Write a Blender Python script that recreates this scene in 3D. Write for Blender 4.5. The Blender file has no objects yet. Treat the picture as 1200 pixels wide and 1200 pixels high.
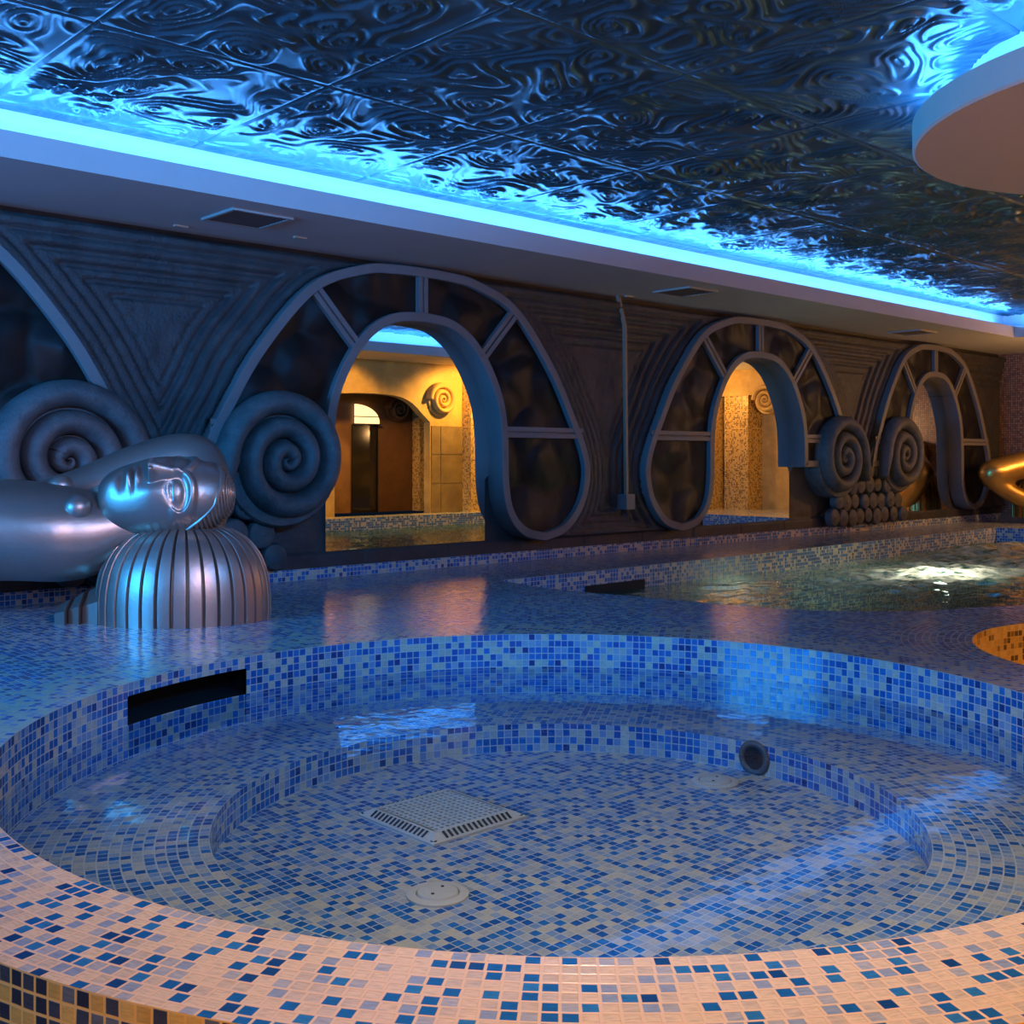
import bpy, bmesh, math, random
import numpy as np
from mathutils import Vector, Matrix
from mathutils.geometry import delaunay_2d_cdt

random.seed(7)
SC = bpy.context.scene
COL = SC.collection
PI = math.pi
TH = math.radians(47.0)                 # the camera looks along the room at this angle to the carved wall
FW = (math.cos(TH), math.sin(TH))
RT = (math.sin(TH), -math.cos(TH))
T = 0.025                               # mosaic tile pitch

# ------------------------------------------------------------------ helpers
def link(o, parent=None):
    COL.objects.link(o)
    if parent is not None:
        o.parent = parent
    return o

def tag(o, label=None, cat=None, group=None, kind=None):
    if label: o['label'] = label
    if cat: o['category'] = cat
    if group: o['group'] = group
    if kind: o['kind'] = kind
    return o

def empty(name, loc, label, cat, group=None, rot=(0, 0, 0)):
    o = bpy.data.objects.new(name, None)
    o.empty_display_size = 0.1
    o.location = loc; o.rotation_euler = rot
    link(o)
    return tag(o, label, cat, group)

class MB:
    """collects vertices, faces and uvs of one mesh"""
    def __init__(s): s.v = []; s.f = []; s.uv = []; s.hasuv = False
    def face(s, pts, uvs=None):
        b = len(s.v); s.v += [tuple(p) for p in pts]; s.f.append(tuple(range(b, b + len(pts))))
        if uvs: s.hasuv = True
        s.uv += list(uvs) if uvs else [(0, 0)] * len(pts)
    def grid(s, P, close_u=False, close_v=False, UV=None, flip=False):
        """P[i][j] points"""
        n, m = len(P), len(P[0]); b = len(s.v)
        for r in P: s.v += [tuple(p) for p in r]
        for i in range(n if close_u else n - 1):
            for j in range(m if close_v else m - 1):
                i2, j2 = (i + 1) % n, (j + 1) % m
                q = [(i, j), (i2, j), (i2, j2), (i, j2)]
                if flip: q.reverse()
                s.f.append(tuple(b + a * m + c for a, c in q))
                if UV:
                    s.hasuv = True
                    s.uv += [UV[a][c] for a, c in q]
                else: s.uv += [(0, 0)] * 4
    def box(s, x0, x1, y0, y1, z0, z1, uv=True):
        P = lambda x, y, z: (x, y, z)
        def q(a, b, c, d, ax):
            pts = [a, b, c, d]
            s.face(pts, [((p[1] if ax == 0 else p[0]) / T, (p[1] if ax == 2 else p[2]) / T) for p in pts])
        q(P(x0,y0,z0),P(x0,y0,z1),P(x0,y1,z1),P(x0,y1,z0),0); q(P(x1,y0,z0),P(x1,y1,z0),P(x1,y1,z1),P(x1,y0,z1),0)
        q(P(x0,y0,z0),P(x1,y0,z0),P(x1,y0,z1),P(x0,y0,z1),1); q(P(x0,y1,z0),P(x0,y1,z1),P(x1,y1,z1),P(x1,y1,z0),1)
        q(P(x0,y0,z0),P(x0,y1,z0),P(x1,y1,z0),P(x1,y0,z0),2); q(P(x0,y0,z1),P(x1,y0,z1),P(x1,y1,z1),P(x0,y1,z1),2)
    def tube(s, pts, rad, n=12, caps=True, flat=(1, 1), up=(0, 0, 1)):
        pts = [Vector(p) for p in pts]; R = rad if hasattr(rad, '__len__') else [rad] * len(pts)
        rows = []; prev = None
        for i, p in enumerate(pts):
            t = (pts[min(i + 1, len(pts) - 1)] - pts[max(i - 1, 0)]).normalized()
            if prev is None:
                u = Vector(up) if abs(t.dot(Vector(up))) < .95 else Vector((1, 0, 0))
            else: u = prev
            a = (u - t * u.dot(t)).normalized(); prev = a; b = t.cross(a)
            rows.append([p + (a * math.cos(2*PI*k/n) * flat[0] + b * math.sin(2*PI*k/n) * flat[1]) * R[i] for k in range(n)])
        s.grid(rows, close_v=True)
        if caps:
            s.face(list(reversed(rows[0]))); s.face(rows[-1])
    def lathe(s, prof, n=32, c=(0, 0, 0), axis='z'):
        rows = []
        for k in range(n):
            a = 2*PI*k/n; r = []
            for rr, h in prof:
                if axis == 'z': r.append((c[0]+rr*math.cos(a), c[1]+rr*math.sin(a), c[2]+h))
                else: r.append((c[0]+rr*math.cos(a), c[1]-h, c[2]+rr*math.sin(a)))
            rows.append(r)
        s.grid(rows, close_u=True)
    def build(s, name, mat, parent=None, smooth=False, loc=None, weld=1e-5, kind=None, auto=None):
        me = bpy.data.meshes.new(name)
        me.from_pydata(s.v, [], s.f)
        if s.hasuv:
            l = me.uv_layers.new(name='UVMap'); l.data.foreach_set('uv', np.array(s.uv, dtype=np.float32).ravel())
        bm = bmesh.new(); bm.from_mesh(me)
        if weld: bmesh.ops.remove_doubles(bm, verts=bm.verts, dist=weld)
        bmesh.ops.recalc_face_normals(bm, faces=bm.faces)
        bm.to_mesh(me); bm.free()
        if smooth:
            me.polygons.foreach_set('use_smooth', [True] * len(me.polygons))
            if auto is not None:
                try: me.set_sharp_from_angle(angle=math.radians(auto))
                except Exception: pass
        if mat: me.materials.append(mat)
        o = bpy.data.objects.new(name, me); link(o, parent)
        if loc: o.location = loc
        if kind: o['kind'] = kind
        return o

def npgrid(name, X, Y, Z, mat, parent=None, smooth=True):
    """a mesh from three numpy grids of the same shape"""
    n, m = X.shape
    co = np.stack([X, Y, Z], -1).reshape(-1, 3).astype(np.float32)
    idx = np.arange(n * m).reshape(n, m)
    q = np.stack([idx[:-1, :-1], idx[1:, :-1], idx[1:, 1:], idx[:-1, 1:]], -1).reshape(-1, 4)
    me = bpy.data.meshes.new(name)
    me.vertices.add(n * m); me.vertices.foreach_set('co', co.ravel())
    me.loops.add(q.size); me.loops.foreach_set('vertex_index', q.ravel().astype(np.int32))
    me.polygons.add(len(q)); me.polygons.foreach_set('loop_start', (np.arange(len(q)) * 4).astype(np.int32))
    me.update(calc_edges=True); me.validate()
    if smooth: me.polygons.foreach_set('use_smooth', np.ones(len(q), dtype=bool))
    me.materials.append(mat)
    o = bpy.data.objects.new(name, me)
    return link(o, parent)

def vnoise(x, y, seed):
    """smooth value noise on numpy arrays"""
    rs = np.random.RandomState(seed); tab = rs.rand(256, 256)
    xi = np.floor(x).astype(int); yi = np.floor(y).astype(int)
    fx, fy = x - xi, y - yi
    sx = fx**3 * (fx * (6*fx - 15) + 10); sy = fy**3 * (fy * (6*fy - 15) + 10)
    g = lambda a, b: tab[a & 255, b & 255]
    return (g(xi, yi)*(1-sx) + g(xi+1, yi)*sx)*(1-sy) + (g(xi, yi+1)*(1-sx) + g(xi+1, yi+1)*sx)*sy

def catmull(P, n=10, closed=False):
    out = []; N = len(P)
    for i in range(N if closed else N - 1):
        g = lambda k: P[k % N] if closed else P[min(max(k, 0), N - 1)]
        p0, p1, p2, p3 = g(i-1), g(i), g(i+1), g(i+2)
        for k in range(n):
            t = k / n
            out.append(tuple(.5*((2*b) + (c-a)*t + (2*a-5*b+4*c-d)*t*t + (3*b-a-3*c+d)*t**3) for a, b, c, d in zip(p0, p1, p2, p3)))
    if not closed: out.append(tuple(P[-1]))
    return out

def inpoly(x, y, P):
    c = False; j = len(P) - 1
    for i in range(len(P)):
        (xi, yi), (xj, yj) = P[i], P[j]
        if (yi > y) != (yj > y) and x < (xj - xi) * (y - yi) / (yj - yi) + xi: c = not c
        j = i
    return c

# ------------------------------------------------------------------ materials
class NT:
    def __init__(s, name):
        s.m = bpy.data.materials.new(name); s.m.use_nodes = True
        s.t = s.m.node_tree; s.t.nodes.clear()
        s.out = s.t.nodes.new('ShaderNodeOutputMaterial')
    def n(s, typ, **kw):
        nd = s.t.nodes.new('ShaderNode' + typ)
        for k, v in kw.items():
            if k.startswith('i_'):
                k = k[2:]; k = int(k) if k.isdigit() else k.replace('_', ' ')
                if isinstance(v, bpy.types.NodeSocket): s.t.links.new(v, nd.inputs[k])
                else: nd.inputs[k].default_value = v
            else: setattr(nd, k, v)
        return nd
    def math(s, op, a, b=None, c=None):
        nd = s.t.nodes.new('ShaderNodeMath'); nd.operation = op
        for i, v in enumerate((a, b, c)):
            if v is None: continue
            if isinstance(v, bpy.types.NodeSocket): s.t.links.new(v, nd.inputs[i])
            else: nd.inputs[i].default_value = v
        return nd.outputs[0]
    def mix(s, f, a, b, typ='MIX'):
        nd = s.t.nodes.new('ShaderNodeMix'); nd.data_type = 'RGBA'; nd.blend_type = typ
        for i, v in ((0, f), (6, a), (7, b)):
            if isinstance(v, bpy.types.NodeSocket): s.t.links.new(v, nd.inputs[i])
            else: nd.inputs[i].default_value = v if i == 0 else (*v, 1)
        return nd.outputs[2]
    def ramp(s, fac, stops, interp='LINEAR'):
        nd = s.t.nodes.new('ShaderNodeValToRGB'); nd.color_ramp.interpolation = interp
        e = nd.color_ramp.elements
        while len(e) < len(stops): e.new(.5)
        for k, (p, c) in zip(e, stops): k.position = p; k.color = (*c, 1)
        s.t.links.new(fac, nd.inputs[0]); return nd.outputs[0]
    def surf(s, sock): s.t.links.new(sock, s.out.inputs[0]); return s.m

def rgb(h):
    h = h.lstrip('#'); c = [int(h[i:i+2], 16) / 255 for i in (0, 2, 4)]
    return tuple(x / 12.92 if x <= .04045 else ((x + .055) / 1.055) ** 2.4 for x in c)

def mosaic(name, coords, palette, grout=(.62, .55, .45), gw=.07, rough=.22, ripple=0., jitter=.05, spec=.5, ring0=0.0, mult=1.0):
    """coords: 'uv' (u,v already in tiles), 'plane' (object xy) or 'polar' (rings about the object's origin)"""
    k = NT(name); tc = k.n('TexCoord')
    if coords == 'uv':
        sp = k.n('SeparateXYZ', i_0=tc.outputs['UV']); u, v = k.math('MULTIPLY', sp.outputs[0], mult), k.math('MULTIPLY', sp.outputs[1], mult)
    else:
        sp = k.n('SeparateXYZ', i_0=tc.outputs['Object'])
        if coords == 'plane':
            u = k.math('MULTIPLY', sp.outputs[0], 1 / T); v = k.math('MULTIPLY', sp.outputs[1], 1 / T)
        else:
            r = k.math('SQRT', k.math('ADD', k.math('MULTIPLY', sp.outputs[0], sp.outputs[0]), k.math('MULTIPLY', sp.outputs[1], sp.outputs[1])))
            v = k.math('MULTIPLY', k.math('SUBTRACT', r, ring0), 1 / T)
            ring = k.math('ADD', k.math('FLOOR', v), .5 + ring0 / T)
            a = k.math('ARCTAN2', sp.outputs[1], sp.outputs[0])
            u = k.math('MULTIPLY', a, ring)
            u = k.math('ADD', u, k.math('MULTIPLY', ring, .37))
    if jitter:
        cj = k.n('CombineXYZ', i_0=u, i_1=v)
        nz = k.n('TexNoise', i_Vector=cj.outputs[0], i_Scale=.35, i_Detail=1.0)
        s2 = k.n('SeparateXYZ', i_0=nz.outputs['Color'])
        u = k.math('ADD', u, k.math('MULTIPLY', k.math('SUBTRACT', s2.outputs[0], .5), jitter * 4))
        v2 = k.math('ADD', v, k.math('MULTIPLY', k.math('SUBTRACT', s2.outputs[1], .5), jitter * (0 if coords == 'polar' else 2)))
    else: v2 = v
    fu, fv = k.math('FLOOR', u), k.math('FLOOR', v2)
    cell = k.n('CombineXYZ', i_0=fu, i_1=fv)
    wn = k.n('TexWhiteNoise', noise_dimensions='2D', i_Vector=cell.outputs[0])
    col = k.ramp(wn.outputs['Value'], palette, 'CONSTANT')
    # streaks inside each glass tile
    st = k.n('CombineXYZ', i_0=k.math('MULTIPLY', u, 1.1), i_1=k.math('MULTIPLY', v2, 5.0), i_2=wn.outputs['Value'])
    sn = k.n('TexNoise', i_Vector=st.outputs[0], i_Scale=1.3, i_Detail=2.0)
    col = k.mix(1.0, col, k.ramp(sn.outputs['Fac'], [(.25, (.76, .79, .82)), (.5, (1, 1, 1)), (.8, (1.22, 1.19, 1.13))]), 'MULTIPLY')
    du = k.math('ABSOLUTE', k.math('SUBTRACT', k.math('SUBTRACT', u, fu), .5))
    dv = k.math('ABSOLUTE', k.math('SUBTRACT', k.math('SUBTRACT', v2, fv), .5))
    mr = k.n('MapRange', i_0=k.math('MAXIMUM', du, dv), i_1=.5 - gw - .03, i_2=.5 - gw + .02)
    col = k.mix(mr.outputs[0], col, grout)
    ht = k.math('SUBTRACT', 1.0, mr.outputs[0])
    b = k.n('Bump', i_Strength=.35, i_Distance=.002, i_Height=ht)
    nrm = b.outputs[0]
    if ripple:
        rp = k.n('TexNoise', i_Vector=tc.outputs['Object'], i_Scale=16.0, i_Detail=2.5)
        b2 = k.n('Bump', i_Strength=ripple, i_Distance=.01, i_Height=rp.outputs['Fac'], i_Normal=nrm); nrm = b2.outputs[0]
    p = k.n('BsdfPrincipled', i_Base_Color=col, i_Roughness=rough, i_Normal=nrm)
    p.inputs['Specular IOR Level'].default_value = spec
    return k.surf(p.outputs[0])

CREAM, CREAM2 = (.60, .50, .37), (.50, .44, .36)
GREYB, PALEB = (.33, .38, .45), (.22, .31, .46)
BLUE, BLUE2, NAVY = (.008, .105, .34), (.020, .165, .43), (.006, .05, .19)
PAL_RIM = [(0, BLUE), (.16, NAVY), (.20, BLUE2), (.27, PALEB), (.37, GREYB), (.50, CREAM2), (.66, CREAM)]
PAL_WALL = [(0, BLUE), (.30, BLUE2), (.52, NAVY), (.57, PALEB), (.68, GREYB), (.80, CREAM2), (.9, CREAM)]
PAL_FLOOR = [(0, BLUE), (.20, BLUE2), (.40, PALEB), (.54, GREYB), (.66, (.47, .43, .38)), (.88, CREAM)]
PAL_DECK = [(0, BLUE), (.24, BLUE2), (.42, NAVY), (.47, PALEB), (.6, GREYB), (.76, CREAM2), (.9, CREAM)]
PAL_FACE_LIT = [(0, (.012, .014, .02)), (.30, (.03, .035, .04)), (.45, (.09, .10, .09)), (.60, (.42, .25, .045)), (.8, (.50, .31, .06))]  # blue and cream tiles with the amber lamp light put into their colours
PAL_GOLD = [(0, (.10, .055, .015)), (.2, (.24, .14, .035)), (.36, (.55, .34, .085)), (.7, (.66, .43, .13))]
PAL_BRON = [(0, (.20, .10, .05)), (.3, (.27, .13, .06)), (.6, (.33, .17, .08)), (.85, (.15, .07, .04))]

M = {}
M['rim'] = mosaic('mosaic_rim', 'polar', PAL_RIM, grout=(.66, .52, .38), gw=.085, rough=.2, jitter=.03, ring0=1.372)
M['face'] = mosaic('mosaic_face_amber_lit', 'uv', PAL_FACE_LIT, grout=(.58, .34, .07), gw=.08, rough=.25)  # grout tinted with the same amber light
M['wallm'] = mosaic('mosaic_pool_wall', 'uv', PAL_WALL, gw=.06, rough=.15)
M['bench'] = mosaic('mosaic_bench', 'polar', PAL_FLOOR, gw=.07, rough=.3, jitter=.03, ring0=.895)
M['pfloor'] = mosaic('mosaic_pool_floor', 'plane', PAL_FLOOR, gw=.055, rough=.3)
M['deck'] = mosaic('mosaic_wet_deck', 'plane', PAL_DECK, gw=.07, rough=.17, ripple=.25)
M['ring'] = mosaic('mosaic_tub_ring', 'polar', PAL_DECK, grout=(.7, .58, .45), gw=.10, rough=.14, jitter=.02, ripple=.12, ring0=.795)
M['kerb'] = mosaic('mosaic_kerb', 'uv', PAL_WALL[:-2] + [(.66, CREAM2), (.82, CREAM)], gw=.06, rough=.3)
M['gold_mosaic'] = mosaic('mosaic_gold', 'uv', PAL_GOLD, grout=(.62, .40, .12), gw=.07, rough=.3)
M['pier_mosaic'] = mosaic('mosaic_gold_fine', 'uv', PAL_GOLD, grout=(.62, .40, .12), gw=.08, rough=.35, mult=1.25)
M['bronze_mosaic'] = mosaic('mosaic_bronze', 'uv', PAL_BRON, grout=(.06, .035, .02), gw=.10, rough=.35)

def plain(name, col, rough=.6, metal=0., noise=0., nscale=8., bump=0., bscale=30., col2=None, spec=.5, bdist=.01):
    k = NT(name); tc = k.n('TexCoord'); c = None
    p = k.n('BsdfPrincipled', i_Roughness=rough, i_Metallic=metal)
    p.inputs['Specular IOR Level'].default_value = spec
    p.inputs['Base Color'].default_value = (*col, 1)
    if noise:
        nz = k.n('TexNoise', i_Vector=tc.outputs['Object'], i_Scale=nscale, i_Detail=5.0, i_Roughness=.65)
        c = k.ramp(nz.outputs['Fac'], [(.5 - noise, col2 or tuple(x * .4 for x in col)), (.5 + noise, col)])
        k.t.links.new(c, p.inputs['Base Color'])
    if bump:
        bz = k.n('TexNoise', i_Vector=tc.outputs['Object'], i_Scale=bscale, i_Detail=4.0)
        b = k.n('Bump', i_Strength=bump, i_Distance=bdist, i_Height=bz.outputs['Fac'])
        k.t.links.new(b.outputs[0], p.inputs['Normal'])
    return k.surf(p.outputs[0])

M['stone'] = plain('carved_dark_stone', (.12, .11, .108), .62, 0, .22, 9., .5, 70., (.045, .043, .043))
M['wall'] = plain('carved_wall_plaster', (.055, .048, .046), .55, 0, .25, 6., .5, 60., (.018, .017, .018))
M['frame'] = plain('grey_frame_paint', (.18, .158, .155), .5, 0, .3, 4., .15, 80., (.13, .115, .112))
M['soffit'] = plain('white_painted_board', (.55, .53, .52), .7, 0, .35, 3., .08, 120., (.50, .48, .47))
M['cove'] = plain('cove_white_paint', (.75, .75, .75), .7, bump=.05, bscale=40.)
M['disc'] = plain('disc_white_paint', (.6, .50, .40), .7, bump=.06, bscale=120.)
M['black'] = plain('dark_void', (.006, .006, .007), .8)
M['silver'] = plain('silver_bronze_paint', (.40, .325, .275), .38, .8, .3, 5., .08, 60., (.32, .26, .22))
M['silver_dark'] = plain('dark_groove_metal', (.05, .045, .045), .5, .5)
M['gold'] = plain('gold_paint', (.60, .36, .10), .33, .9, .3, 5., .06, 50., (.42, .24, .06))
M['plastic'] = plain('ivory_plastic', (.62, .53, .42), .4, bump=.05, bscale=60.)
M['darkplastic'] = plain('dark_grille_hole', (.03, .03, .035), .6)
M['conduit'] = plain('beige_conduit_plastic', (.30, .22, .15), .5)
M['boxgrey'] = plain('grey_box_plastic', (.17, .15, .145), .5)
M['vent'] = plain('vent_dark_metal', (.11, .095, .09), .5, .1)
M['ventrim'] = plain('vent_frame_paint', (.40, .36, .33), .6)
M['teal'] = mosaic('mosaic_deep_pool', 'uv', PAL_WALL, gw=.06, rough=.3)
M['tealfloor'] = mosaic('mosaic_deep_floor', 'plane', [(0, (.02, .16, .16)), (.4, (.05, .22, .2)), (.7, (.15, .3, .27))], gw=.06, rough=.4)
M['ground'] = plain('lower_floor_tile', (.25, .2, .15), .4, 0, .3, 2.)
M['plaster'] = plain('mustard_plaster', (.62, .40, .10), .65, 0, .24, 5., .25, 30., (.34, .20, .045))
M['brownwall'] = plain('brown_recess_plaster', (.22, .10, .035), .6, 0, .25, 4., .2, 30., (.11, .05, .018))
M['smoked'] = plain('smoked_door_glass', (.015, .012, .01), .08)

def panel_mat():
    k = NT('dark_leaf_relief'); tc = k.n('TexCoord')
    nz = k.n('TexNoise', i_Vector=tc.outputs['Object'], i_Scale=3.0, i_Detail=2.0)
    w = k.mix(.12, tc.outputs['Object'], nz.outputs['Color'])
    vo = k.n('TexVoronoi', feature='SMOOTH_F1', i_Vector=w, i_Scale=4.2); vo.inputs['Smoothness'].default_value = .4
    b = k.n('Bump', i_Strength=.9, i_Distance=.10, i_Height=vo.outputs['Distance'], invert=True)
    c = k.ramp(vo.outputs['Distance'], [(.2, (.011, .009, .009)), (.75, (.005, .003, .002))])
    p = k.n('BsdfPrincipled', i_Base_Color=c, i_Roughness=.5, i_Normal=b.outputs[0]); p.inputs['Specular IOR Level'].default_value = .25
    return k.surf(p.outputs[0])
M['panel'] = panel_mat()

def ceiling_mat():
    k = NT('rippled_metallic_ceiling'); tc = k.n('TexCoord')
    nz = k.n('TexNoise', i_Vector=tc.outputs['Object'], i_Scale=2.5, i_Detail=3.0)
    c = k.ramp(nz.outputs['Fac'], [(.3, (.045, .11, .15)), (.7, (.08, .17, .21))])
    p = k.n('BsdfPrincipled', i_Base_Color=c, i_Roughness=.34, i_Metallic=.45)
    return k.surf(p.outputs[0])
M['ceiling'] = ceiling_mat()

def mirror_mat():
    k = NT('mirror_silver')
    return k.surf(k.n('BsdfGlossy', i_Color=(.86, .86, .84, 1), i_Roughness=0.0).outputs[0])
M['mirror'] = mirror_mat()

def water_mat(name, tint, strength, scale, dist, rough=.0, foam=None, body=None):
    k = NT(name); tc = k.n('TexCoord')
    nz = k.n('TexNoise', i_Vector=tc.outputs['Object'], i_Scale=scale, i_Detail=2.0)
    b = k.n('Bump', i_Strength=strength, i_Distance=dist, i_Height=nz.outputs['Fac'])
    lw = k.n('LayerWeight', i_Blend=.5, i_Normal=b.outputs[0])
    fres = k.math('ADD', k.math('MULTIPLY', k.math('POWER', lw.outputs['Facing'], 5.0), .98), .02)
    tr = k.n('BsdfTransparent', i_Color=(*tint, 1)); gl = k.n('BsdfGlossy', i_Roughness=rough, i_Normal=b.outputs[0])
    base = tr.outputs[0]
    if body:
        df = k.n('BsdfDiffuse', i_Color=(*body[0], 1)); tl0 = k.n('BsdfTranslucent', i_Color=(*body[0], 1))
        m0 = k.n('MixShader', i_0=.5, i_1=df.outputs[0], i_2=tl0.outputs[0])
        m1 = k.n('MixShader', i_0=body[1], i_1=base, i_2=m0.outputs[0]); base = m1.outputs[0]
    mx = k.n('MixShader', i_0=fres, i_1=base, i_2=gl.outputs[0])
    o = mx.outputs[0]
    if foam:
        sp = k.n('SeparateXYZ', i_0=tc.outputs['Object']); tot = None
        for (cx, cy, rx, ry, a) in foam:
            dx = k.math('DIVIDE', k.math('SUBTRACT', sp.outputs[0], cx), rx); dy = k.math('DIVIDE', k.math('SUBTRACT', sp.outputs[1], cy), ry)
            d = k.math('ADD', k.math('MULTIPLY', dx, dx), k.math('MULTIPLY', dy, dy))
            g = k.math('MULTIPLY', k.math('POWER', 2.718, k.math('MULTIPLY', d, -1.0)), a)
            tot = g if tot is None else k.math('ADD', tot, g)
        fn = k.n('TexNoise', i_Vector=tc.outputs['Object'], i_Scale=7.0, i_Detail=5.0, i_Roughness=.65)
        f = k.math('MULTIPLY', tot, k.n('MapRange', i_0=fn.outputs['Fac'], i_1=.38, i_2=.66).outputs[0])
        f = k.n('Clamp', i_0=f).outputs[0]
        d1 = k.n('BsdfDiffuse', i_Color=(.8, .8, .74, 1), i_Normal=b.outputs[0]); t1 = k.n('BsdfTranslucent', i_Color=(.8, .8, .72, 1))
        ff = k.n('MixShader', i_0=.5, i_1=d1.outputs[0], i_2=t1.outputs[0])
        o = k.n('MixShader', i_0=f, i_1=o, i_2=ff.outputs[0]).outputs[0]
    return k.surf(o)
M['water'] = water_mat('still_pool_water', (.74, .90, 1.0), .10, 11., .010)
M['jetwater'] = water_mat('churned_pool_water', (.55, .82, .78), .3, 9., .03, .03,
                          foam=[(7.5, 3.6, 1.0, .32, 1.2), (8.6, 3.7, 1.9, .65, .75), (9.8, 4.25, 1.0, .22, .9)], body=((.04, .20, .18), .45))

def emit(name, col, s):
    k = NT(name); return k.surf(k.n('Emission', i_Color=(*col, 1), i_Strength=s).outputs[0])
M['lampglow'] = emit('lit_lamp_glass', (1.0, .66, .28), 2.2)

# ------------------------------------------------------------------ setting: measures
WY = 5.29          # carved wall
EX = 12.4          # far end wall
OY = -.05          # opposite wall, behind the photographer's right hand
PC = (2.055, 2.0); PR = 1.372; PO = 1.615
WATER = -.13; BENCH = -.231; PFLOOR = -.325; STEP_R = .895
TC_ = (4.38, 1.1); TR = .795; TO = 1.07
SZ0, SZ1, CZ = 1.841, 1.948, 2.08
SY, CY = 4.434, 4.614         # soffit front, cove back
SX, CX = 10.76, 10.94
LOWER = -.75

def depth(x, y): return x * FW[0] + y * FW[1]

# ------------------------------------------------------------------ the deck
big = [(4.10, 4.49), (4.04, 4.1), (4.05, 3.85), (4.12, 3.5), (4.19, 3.05), (4.32, 2.66), (4.62, 2.34), (5.0, 2.18), (5.38, 1.98),
       (5.68, 1.6), (5.8, 1.1), (5.86, .7), (6.05, .42), (6.4, .3), (10.75, .3), (10.75, 4.60), (8.7, 4.56), (6.7, 4.50), (5.3, 4.49)]
big_s = catmull(big[:14], 6)[:-1] + big[13:]
cut = 1.8
def at_depth(lat, d): return (FW[0]*d + RT[0]*lat, FW[1]*d + RT[1]*lat)
outer = [at_depth(-4.6, cut), at_depth(3.1, cut), (4.2, OY), (EX, OY), (EX, WY), (-3.0, WY), (-3.0, 4.6)]
circ = lambda c, r, n: [(c[0] + r*math.cos(2*PI*k/n), c[1] + r*math.sin(2*PI*k/n)) for k in range(n)]
poolc, tubc = circ(PC, PO, 128), circ(TC_, TO, 96)

def flat_region(name, inside, loops, z, mat, kind=None, parent=None, origin=(0, 0)):
    vs, es = [], []
    for L in loops:
        b = len(vs); vs += [Vector(p) for p in L]; es += [(b + i, b + (i + 1) % len(L)) for i in range(len(L))]
    rv, re, rf, *_ = delaunay_2d_cdt(vs, es, [], 0, 1e-6)
    mb = MB(); mb.v = [(v.x - origin[0], v.y - origin[1], 0) for v in rv]
    for f in rf:
        c = sum((rv[i] for i in f), Vector((0, 0))) / len(f)
        if inside(c.x, c.y): mb.f.append(tuple(f)); mb.uv += [(0, 0)] * len(f)
    o = mb.build(name, mat, parent, loc=(origin[0], origin[1], z))
    if o.data.polygons and o.data.polygons[0].normal.z < 0: o.data.flip_normals()
    if kind: o['kind'] = kind
    return o
def in_deck(x, y):
    return inpoly(x, y, outer) and math.hypot(x-PC[0], y-PC[1]) > PO*.9993 and math.hypot(x-TC_[0], y-TC_[1]) > TO*.999 and not inpoly(x, y, big_s)
flat_region('floor_deck', in_deck, [outer, poolc, tubc, big_s], 0, M['deck'], 'structure')
m = MB(); cd = depth(*PC)-cut; cl = PC[0]*RT[0]+PC[1]*RT[1]; hw = math.sqrt(PO**2-cd**2)-.01
for l0, l1 in ((-4.6, cl-hw), (cl+hw, 3.1)):
    a, b = at_depth(l0, cut), at_depth(l1, cut)
    m.face([(*a, 0), (*b, 0), (*b, LOWER), (*a, LOWER)], [(l0/T, 0), (l1/T, 0), (l1/T, -30), (l0/T, -30)])
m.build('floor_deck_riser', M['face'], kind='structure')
m = MB(); m.face([(-3.2, -2.7, LOWER), (6, -2.7, LOWER), (6, 5.2, LOWER), (-3.2, 5.2, LOWER)])
m.build('floor_lower', M['ground'], kind='structure')

# ------------------------------------------------------------------ round pool
def cyl(mb, R, z0, z1, a0=0., a1=2*PI, n=160, skip=None, rows=1):
    zs = [z0 + (z1 - z0) * i / rows for i in range(rows + 1)]
    for i in range(n):
        t0, t1 = a0 + (a1-a0)*i/n, a0 + (a1-a0)*(i+1)/n
        for j in range(rows):
            if skip and skip((t0+t1)/2, (zs[j]+zs[j+1])/2): continue
            p = [(R*math.cos(t), R*math.sin(t), z) for t, z in ((t0, zs[j]), (t1, zs[j]), (t1, zs[j+1]), (t0, zs[j+1]))]
            mb.face(p, [(t*R/T, z/T) for t, z in ((t0, zs[j]), (t1, zs[j]), (t1, zs[j+1]), (t0, zs[j+1]))])
def annulus(mb, r0, r1, z, n=160):
    mb.grid([[(r*math.cos(2*PI*k/n), r*math.sin(2*PI*k/n), z) for r in (r0, r1)] for k in range(n)], close_u=True)

pool = empty('round_pool', (PC[0], PC[1], 0), 'large round mosaic tiled pool with step ring filling the lower picture', 'pool')
m = MB(); annulus(m, PR, PO, 0); m.build('rim', M['rim'], pool)
m = MB(); cyl(m, PO, LOWER, 0); o = m.build('outer_face', M['face'], pool); o['label'] = 'mosaic outer face with amber light coloured into its tiles'
A0, A1 = math.radians(96.4), math.radians(118.2); ZS0, ZS1 = -.128, -.040
m = MB()
n = 320
zs = [BENCH, ZS0, ZS1, 0.0]
for i in range(n):
    t0, t1 = 2*PI*i/n, 2*PI*(i+1)/n
    for j in range(3):
        if j == 1 and A0 < (t0+t1)/2 < A1: continue
        q = ((t0, zs[j]), (t1, zs[j]), (t1, zs[j+1]), (t0, zs[j+1]))
        m.face([(PR*math.cos(t), PR*math.sin(t), z) for t, z in q], [(t*PR/T, z/T) for t, z in q])
m.build('pool_wall', M['wallm'], pool)
m = MB(); annulus(m, STEP_R, PR, BENCH); m.build('bench', M['bench'], pool)
m = MB(); cyl(m, STEP_R, PFLOOR, BENCH); m.build('step_riser', M['wallm'], pool)
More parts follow.
